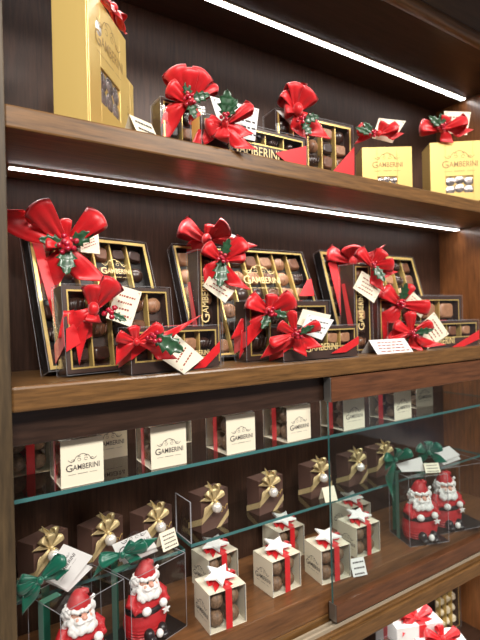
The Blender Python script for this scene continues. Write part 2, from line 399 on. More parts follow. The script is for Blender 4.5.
# ============================================================ CABINET
XL, XR, YB = .092, 1.39, .94
SOF, ST, SB, CT, CB, CF = .655, .296, .264, -.082, -.117, -.553
cab = thing('display_cabinet', 'dark walnut shop display cabinet with lit shelves and glass-fronted case', 'cabinet', (0, 0, -H))
def cpart(name, mb, m, bevel=.0015, label=None, par=None):
    mb.v = [(p[0], p[1], p[2]+H) for p in mb.v]; return mb.build(name, m, par or cab, bevel=bevel, label=label)
cpart('side_post', MB().box(-.06, XL, .69, .72, -H, SOF).box(-.05, XL-.012, .72, .96, -H, SOF), 'wood_up')
cpart('side_panel', MB().box(XR, XR+.03, .69, .96, -H, SOF), 'wood_panel')
cpart('back_panel', MB().box(XL-.03, XR, YB, .96, -H+.05, SOF), 'wood_back')
cpart('shelf', MB().box(XL, XR, .70, YB, SB, ST), ['wood_along'], .003)
cpart('counter', MB().box(XL, XR, .70, YB, CB, CT), ['wood_along'], .004)
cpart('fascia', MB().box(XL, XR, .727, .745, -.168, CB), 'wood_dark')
cpart('case_floor', MB().box(XL, XR, .728, YB, CF-.05, CF), 'wood_floor', .003)
cpart('base_rail', MB().box(XL-.02, XR, .684, .728, -.652, -.622).box(XL, XR, .728, YB, -.652, -.603).box(XL, XR, .690, .700, -.622, -.616), 'wood_along', .002)
cpart('door_track', MB().box(XL, XR, .706, .711, -.622, -.614).box(XL, XR, .718, .722, -.622, -.614), 'alloy', .0005, 'pale metal door track')
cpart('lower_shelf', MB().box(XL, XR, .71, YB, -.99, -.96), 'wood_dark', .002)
top = MB().box(-.06, XR+.05, .655, .96, SOF, SOF+.03)
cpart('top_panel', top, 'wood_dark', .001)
cor = MB()
cor.tube([(-.06, .645, SOF+.006), (XR+.05, .645, SOF+.006)], .016, 0, 16)
cor.prism([(-.06, .640, SOF+.006), (-.06, .575, SOF+.03), (-.06, .575, SOF+.06), (-.06, .66, SOF+.06)], (XR+.11, 0, 0), 1)
cor.tube([(-.06, .566, SOF+.034), (XR+.05, .566, SOF+.034)], .013, 0, 16)
cor.box(-.06, XR+.05, .50, .66, SOF+.05, SOF+.08, 1)
cpart('cornice', cor, ['wood_along', 'wood_dark'], 0)
for y, z in ((.838, SOF), (.868, SB)):
    ls = MB().box(.119, XR-.012, y-.008, y+.008, z-.0035, z, 1).box(.120, XR-.013, y-.0068, y+.0068, z-.0045, z-.0034, 0)
    cpart('light_strip', ls, ['led', 'alloy'], 0, 'glowing white LED strip')
cpart('light_strip', MB().box(.112, XR-.012, .854, .870, CB-.0035, CB, 1).box(.113, XR-.013, .8565, .8675, CB-.0045, CB-.0034, 0), ['led', 'alloy'], 0, 'glowing white LED strip')
cpart('light_strip', MB().box(.112, XR-.012, .762, .778, -.6555, -.652, 1).box(.113, XR-.013, .7645, .7755, -.6565, -.6554, 0), ['led', 'alloy'], 0, 'glowing white LED strip')
# sliding glass door on the right half of the case
DX = .671
gp = MB().box(DX, XR-.003, .709, .714, -.574, -.166); gp.m = [0, 0, 0, 0, 0, 1]
door = cpart('sliding_door', gp, ['glass', 'glass_edge'], 0, 'clear sliding glass door pane')
for z0, z1 in ((-.168, CB-.002), (-.607, -.572)):
    cpart('door_rail', MB().box(DX, XR-.003, .700, .722, z0, z1).box(DX-.0015, DX, .701, .721, z0, z1, 1), ['wood_red', 'steel'], .0012, 'walnut door rail with a steel end', door)
# glass shelves of the case
def glass_shelf(label, z, y0, x0=XL+.001, x1=XR-.001):
    mb = MB().box(x0, x1, y0, YB-.001, -.006, 0); mb.m = [0, 0, 1, 1, 0, 1]
    o = mb.build('glass_shelf', ['glass', 'glass_edge']); o.location.z = z+H; o['label'] = label; o['category'] = 'shelf'; o['group'] = 'glass shelves of the case'
G1, G2 = -.2445, -.42
glass_shelf('upper clear glass shelf in the case carrying cream boxes', G1, .738)
XD = ratio(190, 520)*.814; G3 = -.434
glass_shelf('lower clear glass shelf running above the cream truffle boxes and behind the door', G2, .812, XD)
glass_shelf('short lower glass shelf by the left post, behind the green-ribboned clear boxes', G3, .83, XL+.001, XD-.004)
cp = MB().box(XD+.0005, XD+.003, .814, .878, 0, .078); cp.m = [1, 1, 1, 0, 1, 0]
o = cp.build('acrylic_divider', ['acetate', 'acetate_fold']); o.location.z = G2+H; o['label'] = 'thin clear acrylic divider standing at the end of the lower glass shelf'; o['category'] = 'divider'

# ============================================================ CHOCOLATE BOXES ON THE COUNTER
GB = 'clear-lidded chocolate boxes with red bows on the counter'
# --- left trio
L1 = choc_box('large leaning gold-rimmed chocolate box beside the left post, huge red bow on it', (.158, .785, CT+.009), 12, .236, .030, .245, 6, 6, GB, tilt=18, low=.0, margin=.009, seed=4, side='black_card', rimw=.0055)
p = local(L1, 116, 271, .001); logo(L1, TRS((p.x, -.0006, p.z), (0, 0, 0), .062), 'gold_ink')
band(L1, [(onfront(L1, [(30, 236), (40, 236), (66, 330), (56, 330)]), (0, -1, 0))])
bow_at(L1, 66, 246, .020, [(128, 48, 30), (44, 46, 28), (172, 20, 18), (92, 26, 14)], [(235, 46, 26), (-52, 44, 24), (150, 66, 22)], berries=9, leaves=[(172, 27, 17), (25, 30, 18), (268, 32, 22)], seed=3, bs=2.9, lift=.7)
tag(L1, [(80, 236), (98, 230), (100, 254), (81, 252)], .010)
x, w_, h_ = fit(66, 176, 285, CT, .752, 10)
L2 = choc_box('mid-sized chocolate box on the counter in front of the one with the huge bow', (x, .752, CT+.004), 10, w_, .038, h_, 5, 3, GB, tilt=6, margin=.011, seed=8)
band(L2, [(onfront(L2, [(66, 329), (92, 312), (92, 336), (66, 352)]), (0, -1, 0)), ([(0, 0, .045), (0, 0, .075), (0, .038, .05), (0, .038, .02)], (-1, 0, 0))])
bow_at(L2, 93, 309, .014, [(52, 36, 26), (95, 24, 20), (265, 14, 18)], [(250, 46, 12), (205, 34, 22)], berries=5, leaves=[(-30, 18, 10)], seed=5, bs=2.8, spot=(16, -4))
tag(L2, [(119, 285), (142, 292), (131, 327), (106, 318)], [.012, .012, .016, .016])
x, w_, h_ = fit(130.6, 327.5 and 220, 327.5, CT, .705, 7)
L3 = choc_box('low chocolate box at the counter edge with a holly leaf over its cream tag', (x, .705, CT), 7, w_, .042, h_, 5, 1, GB, margin=.010, low=.012, seed=12)
p = local(L3, 196, 353, .0); logo(L3, TRS((p.x, -.0006, p.z), (0, 0, 0), .055), 'gold_ink', False)
band(L3, [(onfront(L3, [(193, 369), (205, 367.5), (219.5, 352), (219.5, 341)]), (0, -1, 0))])
band(L3, [(onfront(L3, [(131, 346), (146, 335), (148, 347), (131, 360)]), (0, -1, 0)), ([(0, 0, .026), (0, 0, .046), (0, .042, .03), (0, .042, .010)], (-1, 0, 0)), ([(.09, 0, h_), (.06, 0, h_), (.118, .042, h_), (.145, .042, h_)], (0, 0, 1))])
bow_at(L3, 136, 342, .010, [(98, 17, 14), (30, 30, 15), (160, 20, 14)], [(-32, 36, 11), (18, 58, 9), (215, 24, 15)], berries=6, leaves=[(-28, 34, 24)], seed=9, bs=2.6, spot=(16, 5))
tag(L3, [(160, 358), (176, 334), (203, 358), (184, 374)], [.010, .008, .016, .018], lines=3)
# --- middle group
M1 = choc_box('large leaning chocolate box in the middle of the counter, rows of pieces showing', (.428, .813, CT+.0103), -2, .345, .026, .255, 8, 6, GB, tilt=23, margin=.008, low=.0, seed=15, side='black_card', rimw=.004)
p = local(M1, 262, 280, .001); logo(M1, TRS((p.x, -.0006, p.z), (0, 0, 0), .10), 'gold_ink')
band(M1, [(onfront(M1, [(299, 296), (314, 296), (311, 279), (307, 280)]), (0, -1, 0))])
bow_at(M1, 206, 241, .012, [(150, 30, 24), (35, 26, 20), (70, 16, 14)], [(-12, 42, 12), (215, 24, 16)], seed=11, lift=.6)
tag(M1, [(232, 234), (245, 240), (243, 252), (226, 246)], .008, 'white_card', 2)
x, w_, h_ = fit(199.4, 222.5, 249.4, CT, .765, 0)
M2 = choc_box('narrow chocolate box standing on end in the middle of the counter, cream tag', (x, .765, CT), 0, w_, .045, h_, 1, 6, GB, margin=.009, low=.0, seed=21)
p = local(M2, 205, 300, 0); logo(M2, Matrix.Translation((p.x, -.0006, p.z)) @ Euler((0, R(-90), 0)).to_matrix().to_4x4() @ Matrix.Scale(.085, 4), 'gold_ink', False)
band(M2, [([(0, .030, .155), (0, .040, .155), (0, .012, .02), (0, -.0, .02), (0, 0, .05)], (-1, 0, 0))])
bow_at(M2, 221, 260, .014, [(140, 22, 17), (38, 30, 20), (10, 24, 15)], [(228, 26, 14), (-55, 34, 15)], berries=7, leaves=[(262, 30, 19), (70, 22, 12)], seed=13, bs=2.0)
tag(M2, [(214, 268), (240, 284), (225, 303), (203, 286)], [.006, .016, .016, .008])
x, w_, h_ = fit(246, 330.5, 300, CT, .765, 0)
M3 = choc_box('mid-sized two-row chocolate box in the middle group, behind the low front one', (x, .765, CT), 0, w_, .042, h_, 4, 2, GB, margin=.014, seed=24)
band(M3, [(onfront(M3, [(247, 327), (262, 315), (262, 330), (247, 346)]), (0, -1, 0)), ([(0, 0, .03), (0, 0, .06), (0, .042, .045), (0, .042, .015)], (-1, 0, 0)), ([(.06, 0, h_), (.03, 0, h_), (.15, .042, h_), (.18, .042, h_)], (0, 0, 1))])
bow_at(M3, 269, 312, .012, [(148, 26, 22), (28, 28, 22), (80, 18, 14)], [(228, 44, 16), (205, 38, 14)], berries=6, leaves=[(-15, 20, 11), (240, 20, 12)], seed=17, bs=2.0)
x, w_, h_ = fit(283, 358, 327, CT, .708, -2)
M4 = choc_box('low chocolate box at the middle of the counter edge with two pale tags', (x, .708, CT), -2, w_, .046, h_, 5, 1, GB, margin=.010, low=.016, seed=27)
p = local(M4, 321, 347, 0); logo(M4, TRS((p.x, -.0007, p.z), (0, 0, 0), .086), 'gold_ink', False)
band(M4, [(onfront(M4, [(331, 353.5), (346, 352), (358.3, 344), (358.3, 336)]), (0, -1, 0))])
band(M4, [([(0, 0, .012), (0, 0, .030), (0, .046, .018), (0, .046, .0)], (-1, 0, 0)), (onfront(M4, [(283, 340), (298, 332), (298, 343), (283, 353)]), (0, -1, 0))])
bow_at(M4, 295, 334, .012, [(100, 24, 11), (150, 20, 12), (198, 28, 12), (20, 26, 13)], [(-38, 24, 12), (-78, 20, 12), (206, 34, 10)], berries=7, leaves=[(25, 20, 9)], seed=19, bs=1.9)
tag(M4, [(303, 309), (331, 315), (324, 333), (297, 324)], -.004, 'cream_card', 0)
tag(M4, [(308, 314), (334, 320), (322, 340), (300, 332)], .006, 'white_card', 3, 'ink')
# --- right group
R1 = choc_box('large leaning chocolate box with broad gold rim nearest the cabinet side wall', (.842, .838, CT+.0078), -1, .365, .026, .258, 8, 6, GB, tilt=16.5, margin=.010, seed=31, side='black_card', rimw=.0075)
band(R1, [(onfront(R1, [(328, 262), (336, 262), (352, 330), (344, 330)]), (0, -1, 0))])
bow_at(R1, 352, 262, .010, [(160, 28, 20), (110, 16, 16), (60, 16, 14)], [(200, 26, 16), (20, 30, 9)], seed=23)
x, w_, h_ = fit(355, 373, 263, CT, .762, -6)
R2 = choc_box('narrow chocolate box standing on end behind the white folded price card', (x, .762, CT), -6, w_, .052, h_, 1, 6, GB, margin=.009, seed=33)
p = local(R2, 361, 312, 0); logo(R2, Matrix.Translation((p.x, -.0006, p.z)) @ Euler((0, R(-90), 0)).to_matrix().to_4x4() @ Matrix.Scale(.085, 4), 'gold_ink', False)
band(R2, [([(0, .030, .16), (0, .042, .16), (0, .014, .02), (0, 0, .02), (0, 0, .045)], (-1, 0, 0))])
bow_at(R2, 372, 266, .012, [(130, 22, 14), (55, 18, 14), (0, 20, 15)], [(-30, 20, 14), (-80, 22, 12)], berries=4, leaves=[(-60, 20, 12)], seed=25, bs=1.5)
tag(R2, [(362, 271), (384, 284), (374, 303), (353, 288)], [.006, .014, .014, .006])
x, w_, h_ = fit(378, 463, 295, CT, .792, -6)
R3 = choc_box('mid-sized two-row chocolate box in the right-hand group, beside the cabinet side wall', (x, .792, CT), -6, w_, .036, h_, 4, 2, GB, margin=.014, seed=36)
bow_at(R3, 400, 304, .012, [(140, 24, 20), (-10, 28, 16), (60, 22, 10)], [(222, 38, 20), (235, 32, 14)], berries=5, leaves=[(78, 22, 11)], seed=27, bs=1.7)
tag(R3, [(411, 290), (429, 306), (421, 318), (404, 303)], .006)
x, w_, h_ = fit(400, 479, 322, CT, .748, -6)
R4 = choc_box('low chocolate box on the far right counter edge with star-like red bow', (x, .748, CT), -6, w_, .040, h_, 5, 1, GB, margin=.010, low=.016, seed=39)
p = local(R4, 440, 341, 0); logo(R4, TRS((p.x, -.0007, p.z), (0, 0, 0), .105), 'gold_ink', False)
band(R4, [(onfront(R4, [(449, 349), (460, 348), (479, 339), (479, 330)]), (0, -1, 0))])
band(R4, [([(.10, 0, h_), (.16, 0, h_), (.2, .03, h_), (.14, .03, h_)], (0, 0, 1))])
bow_at(R4, 411, 333, .012, [(95, 22, 12), (150, 20, 12), (25, 22, 11), (200, 26, 12)], [(-70, 18, 11), (-28, 28, 10), (195, 26, 11)], berries=6, leaves=[(10, 20, 9)], seed=29, bs=1.7)
tag(R4, [(434, 312), (449, 334), (428, 349), (419, 326)], [.006, .006, .012, .010])
# ============================================================ UPPER SHELF
GU = 'clear-lidded chocolate boxes with red bows on the upper shelf'
x, w_, h_ = fit(160.5, 205, 96, ST, .785, 0, 110)
C2 = choc_box('narrow chocolate box standing on end on the upper shelf under a very large red bow', (x, .785, ST), 0, w_, .045, h_, 2, 3, GU, margin=.009, seed=41)
bow_at(C2, 188, 104, .012, [(118, 34, 26), (62, 34, 24), (95, 30, 26), (30, 34, 12), (150, 24, 18)], [(230, 40, 20), (212, 30, 14), (-70, 26, 14)], berries=8, leaves=[(15, 22, 14), (-75, 22, 12), (100, 18, 11)], seed=31, bs=2.1)
x, w_, h_ = fit(201.5, 306, 112.5, ST, .715, 0, 130)
C1 = choc_box('low chocolate box on the upper shelf edge with gold lettering, white tag and diagonal ribbon', (x, .715, ST), 0, w_, .040, h_, 5, 1, GU, margin=.010, low=.018, seed=43)
MBg = MB().box(-.0005, -.0002, .006, .034, .004, h_-.004); MBg.build('side_label', 'gold_card', C1)
p = local(C1, 254, 151, 0); logo(C1, TRS((p.x, -.0007, p.z), (0, 0, 0), .115), 'gold_ink', False)
band(C1, [(onfront(C1, [(275, 153), (306, 146), (306, 170), (290, 166)]), (0, -1, 0))])
bow_at(C1, 224, 126, .012, [(200, 20, 18), (170, 16, 14), (35, 34, 15), (255, 18, 18)], [(205, 34, 14), (-45, 32, 15), (-25, 24, 12)], berries=5, leaves=[(85, 27, 20), (55, 22, 13)], seed=33, bs=1.9, spot=(0, 4))
tag(C1, [(210, 96), (259, 109), (255, 141), (222, 134)], .003, 'white_card', 4, 'ink')
x, w_, h_ = fit(276, 353, 108, ST, .800, -4, 130)
C3 = choc_box('square chocolate box on the upper shelf, rosette red bow, coloured pieces in gold rows', (x, .800, ST), -4, w_, .05, h_, 5, 4, GU, margin=.010, seed=45, rimw=.004)
band(C3, [(onfront(C3, [(332, 172), (354, 147), (354, 177), (340, 176)]), (0, -1, 0))])
bow_at(C3, 297, 112, .014, [(95, 25, 24), (130, 22, 20), (50, 22, 20), (180, 14, 16)], [(-50, 34, 14), (-85, 24, 14)], berries=5, leaves=[(10, 18, 13), (-60, 18, 10)], seed=35, bs=1.9, spot=(3, -12))
tag(C3, [(276, 110), (314, 114), (319, 134), (300, 134)], -.0, 'white_card', 0)
def carton(label, loc, rot, w_, d_, h_, win, lw, lz, top=0):
    t = thing('gold_carton', label, 'gift carton', loc, rot, 'gold cartons on the upper shelf')
    mb = MB(); x0, x1, z0, z1 = win
    mb.box(0, w_, .003, d_, 0, h_); mb.box(0, x0, 0, .003, 0, h_); mb.box(x1, w_, 0, .003, 0, h_); mb.box(x0, x1, 0, .003, 0, z0); mb.box(x0, x1, 0, .003, z1, h_)
    mb.build('carton_body', 'gold_card', t, bevel=.0006)
    wm = MB()
    for i in range(3):
        for j in range(2):
            wm.sphere((x0+(x1-x0)*(i+.5)/3, .004, z0+(z1-z0)*(j+.5+.2*(i % 2)-.1)/2), ((x1-x0)/5, .0032, (z1-z0)/3.4), 0, 14, 8)
    wm.build('window_sweets', 'wrapper', t)
    MB().box(x0, x1, .0003, .0008, z0, z1).build('window', 'acetate', t)
    logo(t, TRS((w_*.5, -.0006, lz), (0, 0, 0), lw), 'bronze_ink'); return t
BG = carton('tall gold carton at the left end of the upper shelf, ribbon at its top', (.211, .715, ST), 49, .154, .058, .214, (.042, .122, .052, .108), .115, .150)
MB().lathe([(.0, -.0004), (.011, -.0004), (.011, 0), (0, 0)], (0, 0, 0), 0, 20, TRS((.036, -.0003, .165), (90, 0, 0))).build('seal', 'white_card', BG)
bow(BG, Matrix.Translation((.108, .010, .238)) @ Euler((R(-40), 0, 0)).to_matrix().to_4x4(), [(20, .05, .03), (160, .05, .03), (80, .04, .03)], [(-4, .058, .034), (200, .05, .024)], seed=37)
x, w_, h_ = fit(362, 412, 147.5, ST, .775, -33, 160)
GA = carton('small plain gold carton on the upper shelf, shorter of the two near the right end', (x, .775, ST), -33, w_, .06, h_, (.035, w_-.035, .004, .030), w_*.62, h_*.58)
bow_at(GA, 378, 135, .004, [(165, 22, 12), (20, 20, 11), (60, 12, 10)], [(190, 20, 9), (-10, 20, 8)], berries=5, leaves=[(130, 16, 10), (160, 20, 9)], seed=39, bs=1.6, spot=(-6, -2))
tag(GA, [(379, 118), (406, 121), (392, 143), (372, 138)], -.012)
x, w_, h_ = fit(430, 489, 143, ST, .775, -38, 160)
GBx = carton('gold carton with a clear window at the far right end of the upper shelf', (x, .775, ST), -38, w_, .07, h_, (w_*.26, w_*.73, .022, .066), w_*.62, h_*.62)
bow_at(GBx, 441, 130, .004, [(170, 22, 16), (15, 24, 15), (70, 12, 12)], [(-70, 14, 11), (-15, 24, 10)], berries=5, leaves=[(140, 18, 10), (100, 14, 10)], seed=41, bs=1.7)
tag(GBx, [(444, 111), (471, 112), (467, 135), (446, 133)], -.02)
# small gold carton standing behind the tall one, and a folded card by it
q = atY(133, 86, .90); SC = carton('small gold carton peeping out behind the tall one on the upper shelf', (q.x-.039, .855, ST), 49, .06, .03, q.z-ST, (.02, .04, .02, .05), .04, .1)
# ============================================================ CASE, UPPER GLASS SHELF: truffle cubes
def truffle_cube(label, loc, rot, group):
    w_, d_, h_ = .075, .064, .070
    t = thing('truffle_box', label, 'truffle box', loc, rot, group)
    t_ = .0007
    MB().box(0, t_, 0, d_, 0, h_).box(w_-t_, w_, 0, d_, 0, h_).box(0, w_, 0, d_, h_-t_, h_).box(0, w_, 0, d_, 0, t_).build('sleeve', 'cream_card', t)
    mb = MB().box(t_*2, w_-t_*2, .0008, d_-.0008, t_*2, h_-t_*2, 0)
    for x_ in (.0015, w_-.0015):
        for y_ in (.001, d_-.001): mb.tube([(x_, y_, .002), (x_, y_, h_-.002)], .0007, 1, 4)
    mb.build('clear_box', ['acetate', 'acetate_fold'], t)
    bmx = MB(); bmx.sphere((0, 0, 0), .0145, 0, 16, 10); me = bmx.mesh('truffle', 'truffle')
    for i in range(2):
        for j in range(2):
            for k in range(2): link('truffle', me, t, TRS((.020+.032*i, .0165+.030*j, .0165+.032*k), (0, 0, 40*i+70*j)))
    rb = MB(); bw = .0065; cx = w_*.52
    rb.box(cx-bw, cx+bw, -.0008, 0, 0, h_+.0008).box(cx-bw, cx+bw, d_, d_+.0008, 0, h_+.0008).box(cx-bw, cx+bw, 0, d_, h_, h_+.0008)
    rb.build('ribbon_band', 'satin_red', t)
    b = bow(t, Matrix.Translation((cx, d_*.45, h_+.002)) @ Euler((R(-78), 0, 0)).to_matrix().to_4x4(), [(170, .030, .016), (10, .030, .016)], [(-60, .030, .013), (215, .028, .013), (35, .03, .013)], seed=5, k=1.0, lift=.5)
    st = MB(); pts = []
    for i in range(10):
        a = math.pi/2+i*math.pi/5; rr = .033 if i % 2 == 0 else .0155; pts.append((rr*math.cos(a), rr*math.sin(a)))
    Ms = TRS((cx-.004, d_*.45, h_+.013), (9, -5, 20))
    v = [(x_, y_, 0) for x_, y_ in pts]+[(x_*.93, y_*.93, .005) for x_, y_ in pts]
    st.add(v, [tuple(range(9, -1, -1)), tuple(range(10, 20))]+[(i, (i+1) % 10, (i+1) % 10+10, i+10) for i in range(10)], 0, Ms)
    st.build('star_ornament', 'white_sugar', t, bevel=.0012)
    # logo on the left sleeve face (normal -x): local X runs towards -y
    logo(t, Matrix.Translation((-.0005, d_/2, h_*.40)) @ Euler((0, 0, R(-90))).to_matrix().to_4x4() @ Matrix.Scale(d_*.80, 4), 'ink')
    return t
GS = 'cream truffle boxes on the upper glass shelf'; GF = 'cream truffle boxes on the case floor'
cube0 = truffle_cube('cream truffle box on the case floor, nearest to the bottom edge', (ratio(209.6, 620)*.742, .742, CF), -3.5, GF)
for (u, Y, rot, lab) in ((272.5, .768, 1.5, 'cream truffle box on the case floor, second from the bottom edge in front'),
                        (322, .745, -7.5, 'cream truffle box on the case floor seen through the sliding door edge'),
                        (357.7, .778, -2, 'cream truffle box on the case floor just behind the small price card inside the door')):
    dup(cube0, (ratio(u, 580)*Y, Y, CF), rot, lab, GF)
for (u, Y, rot, lab) in ((208, .850, 5, 'cream truffle box on the case floor right behind the nearest one'),
                        (279, .866, 0, 'cream truffle box in the middle of the back row on the case floor'),
                        (350, .868, -2, 'cream truffle box at the back of the case floor, behind the door glass')):
    dup(cube0, (ratio(u, 540)*Y, Y, CF), rot, lab, GF)
names = ['first', 'second', 'third', 'fourth', 'fifth', 'sixth']
for i, u in enumerate((61, 152, 227, 287, 345, 395)):
    Y = .745; rot = 90+(0, -2, 1, 3, -1, 2)[i]
    # turned a quarter: origin moves to the front-right corner
    dup(cube0, (ratio(u, 450)*Y+.063, Y, G1), rot, '%s cream truffle box from the left in the front row of the upper glass shelf' % names[i], GS)
for x_, y_, rot, lab in ((.243+.063, .857, 90, 'cream truffle box in the back row of the upper glass shelf, behind the first'),
                         (.372, .862, 8, 'back-row truffle box with clear side forward on the upper glass shelf, behind the second'),
                         (.100, .850, 0, 'back-row truffle box on the upper glass shelf at the left post'),
                         (1.075+.063, .80, 86, 'cream truffle box on the upper glass shelf nearest the cabinet side wall')):
    dup(cube0, (x_, y_, G1), rot, lab, GS)
# ============================================================ LOWER GLASS SHELF: little brown boxes with gold bows
def brown_box(label, loc, rot, group):
    w_, d_, h_ = .073, .040, .074
    t = thing('small_gift_box', label, 'gift box', loc, rot, group)
    MB().box(.0006, w_-.0006, .0006, d_-.0006, 0, h_*.72).build('box_base', 'brown_card', t, bevel=.0005)
    MB().box(0, w_, 0, d_, h_*.30, h_).build('box_lid', 'brown_card', t, bevel=.0006)
    band(t, [([(0, 0, .018), (0, 0, .030), (.030, 0, .048), (.034, 0, .037)], (0, -1, 0)), ([(0, 0, .018), (0, 0, .030), (0, d_, .012), (0, d_, 0)], (-1, 0, 0)),
             ([(w_, 0, .028), (w_, 0, .016), (w_-.022, 0, 0), (w_-.034, 0, 0)], (0, -1, 0)), ([(.028, 0, .045), (.038, 0, .045), (.045, 0, h_), (.034, 0, h_)], (0, -1, 0)), ([(.034, 0, h_), (.045, 0, h_), (.055, d_, h_), (.044, d_, h_)], (0, 0, 1))], 'gold_ribbon')
    b = bow(t, Matrix.Translation((.028, -.003, .060)), [(130, .030, .016), (70, .034, .015), (35, .026, .014), (100, .026, .014)], [(105, .036, .010), (222, .038, .012), (-50, .024, .011), (160, .03, .010)], 'gold_ribbon', seed=7, lift=.5)
    m = MB(); m.sphere((.030, -.013, .047), .0105, 0, 22, 14); m.tube([(.030, -.013, .056), (.030, -.013, .060)], .0022, 1, 8); m.build('pearl_bauble', ['pearl', 'gold_foil'], t)
    s = MB(); s.tube([(.047+.0022*i+.0012*math.sin(i*2.1), -.0004, .030+.004*math.sin(i*1.45)+.0007*i) for i in [k*.25 for k in range(44)]], .00055, 0, 4); s.build('script_lettering', 'gold_foil', t)
    return t
GD = 'small brown gift boxes on the lower glass shelf'
dk = [(33, .845, 30), (92, .848, 25), (144, .846, 20), (201.7, .838, 12), (260, .840, 8), (312, .845, 6), (350, .85, 4), (378, .855, 2)]
dl = ['small brown gift box with gold bow nearest the left post', 'second small brown gift box from the left post, pearl bauble on its gold bow',
      'third small brown gift box from the left post, above the propped price card', 'small brown gift box directly above the nearest cream truffle box', 'small brown gift box in the centre of the shelf, above the star-topped truffle box',
      'small brown gift box just left of the sliding door edge', 'small brown gift box just behind the sliding door edge', 'small brown gift box farthest right, behind the door glass']
b0 = None
for (u, Y, rot), lab in zip(dk, dl):
    x_ = ratio(u, 530)*Y
    if b0 is None: b0 = brown_box(lab, (x_, Y, G3), rot, GD)
    else: dup(b0, (x_, Y, G3 if u < 150 else G2), rot, lab, GD)
# clear upright card behind the fourth brown box
# ============================================================ FIGURINES IN CLEAR BOXES
def figurine(label, loc, rot, hh):
    t = thing('bearded_figurine', label, 'figurine', loc, rot, 'sugar figurines in clear boxes')
    k = hh/.138; S = Matrix.Diagonal((k*1.18, k*1.12, k, 1))
    body = MB(); body.lathe([(.0, 0), (.026, 0), (.033, .006), (.0365, .018), (.0365, .030), (.033, .043), (.030, .050), (.028, .060), (.025, .072), (.018, .083), (.008, .089), (0, .09)], (0, 0, 0), 0, 30, S, (1, .86))
    for s in (-1, 1): body.tube([(s*.022, -.002, .078), (s*.031, -.008, .066), (s*.027, -.022, .058), (s*.016, -.029, .058)], [.0095*k, .010*k, .009*k, .008*k], 0, 12, S)
    for i in range(7):   # stitched folds of the sack
        z = .008+.006*i; rr = .0368-.0006*abs(i-3)**1.5
        body.tube([((rr)*math.cos(a), .86*(rr)*math.sin(a), z+.010*math.sin(a*1.0+.6)) for a in [j*math.pi/12 for j in range(25)]], .0013*k, 0, 6, S)
    body.build('body', 'red_sugar', t, remesh=.0013)
    bl = MB(); bl.lathe([(.0315, .045), (.0335, .046), (.0335, .054), (.0315, .055)], (0, 0, 0), 0, 28, S, (1, .88)); bl.build('belt', 'black_sugar', t)
    gl = MB(); gl.sphere((-.015, -.032, .058), (.008, .007, .008), 0, 12, 8, S); gl.sphere((.017, -.031, .060), (.007, .007, .008), 0, 12, 8, S); gl.build('mitten', 'white_sugar', t)
    for s in (-1, 1):
        bt = MB(); bt.sphere((s*.012, -.033, .013), (.0085, .010, .012), 0, 14, 9, S); bt.sphere((s*.012, -.040, .007), (.0085, .009, .007), 0, 14, 9, S); bt.build('boot', 'black_sugar', t)
    tr = MB(); tr.sphere((.003, -.041, .013), (.006, .006, .008), 0, 12, 8, S); tr.build('fur_tuft', 'white_sugar', t)
    hd = MB(); hd.sphere((0, -.006, .100), (.0165, .0165, .018), 0, 20, 14, S); hd.sphere((0, -.0235, .098), (.0042, .0045, .0042), 0, 12, 8, S)
    for s in (-1, 1): hd.sphere((s*.0085, -.0195, .0955), (.005, .004, .0045), 0, 12, 8, S)
    hd.build('head', 'skin_sugar', t)
    ey = MB()
    for s in (-1, 1): ey.sphere((s*.0058, -.0215, .1035), (.0019, .0014, .0024), 0, 10, 6, S)
    ey.build('eyes', 'black_sugar', t)
    r = random.Random(5); bd = MB()
    for i in range(30):
        a = r.uniform(-2.6, -.54); z = r.uniform(.074, .094); rr = .0155+.25*(.094-z)
        bd.sphere((rr*1.05*math.cos(a), rr*math.sin(a)*1.05-.004, z), (.0058, .0056, .0078), 0, 10, 7, S)
    for s in (-1, 1):
        bd.sphere((s*.006, -.0245, .0925), (.0068, .0042, .0032), 0, 12, 8, S)
        for i in range(9): bd.sphere((s*(.017+.003*r.random()), -.004+.004*r.uniform(-2, 2), .080+.0034*i), (.006, .0065, .006), 0, 10, 7, S)
        bd.sphere((s*.0062, -.0215, .1085), (.0045, .0026, .0018), 0, 10, 6, S)
    bd.build('beard', 'white_sugar', t, remesh=.0011)
    hat = MB(); hat.lathe([(.0178, .108), (.0175, .114), (.0145, .122), (.0105, .130), (.006, .136), (.0, .138)], (0, -.003, 0), 0, 24, S); hat.tube([(.004, -.004, .134), (.012, -.005, .130), (.018, -.007, .122)], [.006*k, .005*k, .0035*k], 0, 12, S); hat.build('hat', 'red_sugar', t)
    tm = MB()
    for i in range(18):
        a = 2*math.pi*i/18; tm.sphere((.018*math.cos(a), -.004+.018*math.sin(a), .1095+.001*math.sin(i*3)), (.0042, .0042, .0042), 0, 10, 7, S)
    tm.sphere((.0195, -.008, .119), (.0045,)*3, 0, 12, 8, S); tm.build('hat_trim', 'white_sugar', t, remesh=.0011)
    sp = MB(); pts = [((.0075 if i % 2 == 0 else .003)*math.cos(math.pi/2+i*math.pi/5) for _ in (0,)) for i in range(10)]
    P = [((.0078 if i % 2 == 0 else .0032)*math.cos(math.pi/2+i*math.pi/5), (.0078 if i % 2 == 0 else .0032)*math.sin(math.pi/2+i*math.pi/5)) for i in range(10)]
    sp.prism([(.020+x_, -.036, .047+z_) for x_, z_ in P], (0, .003, 0), 0, S); sp.build('star', 'white_sugar', t)
    return t
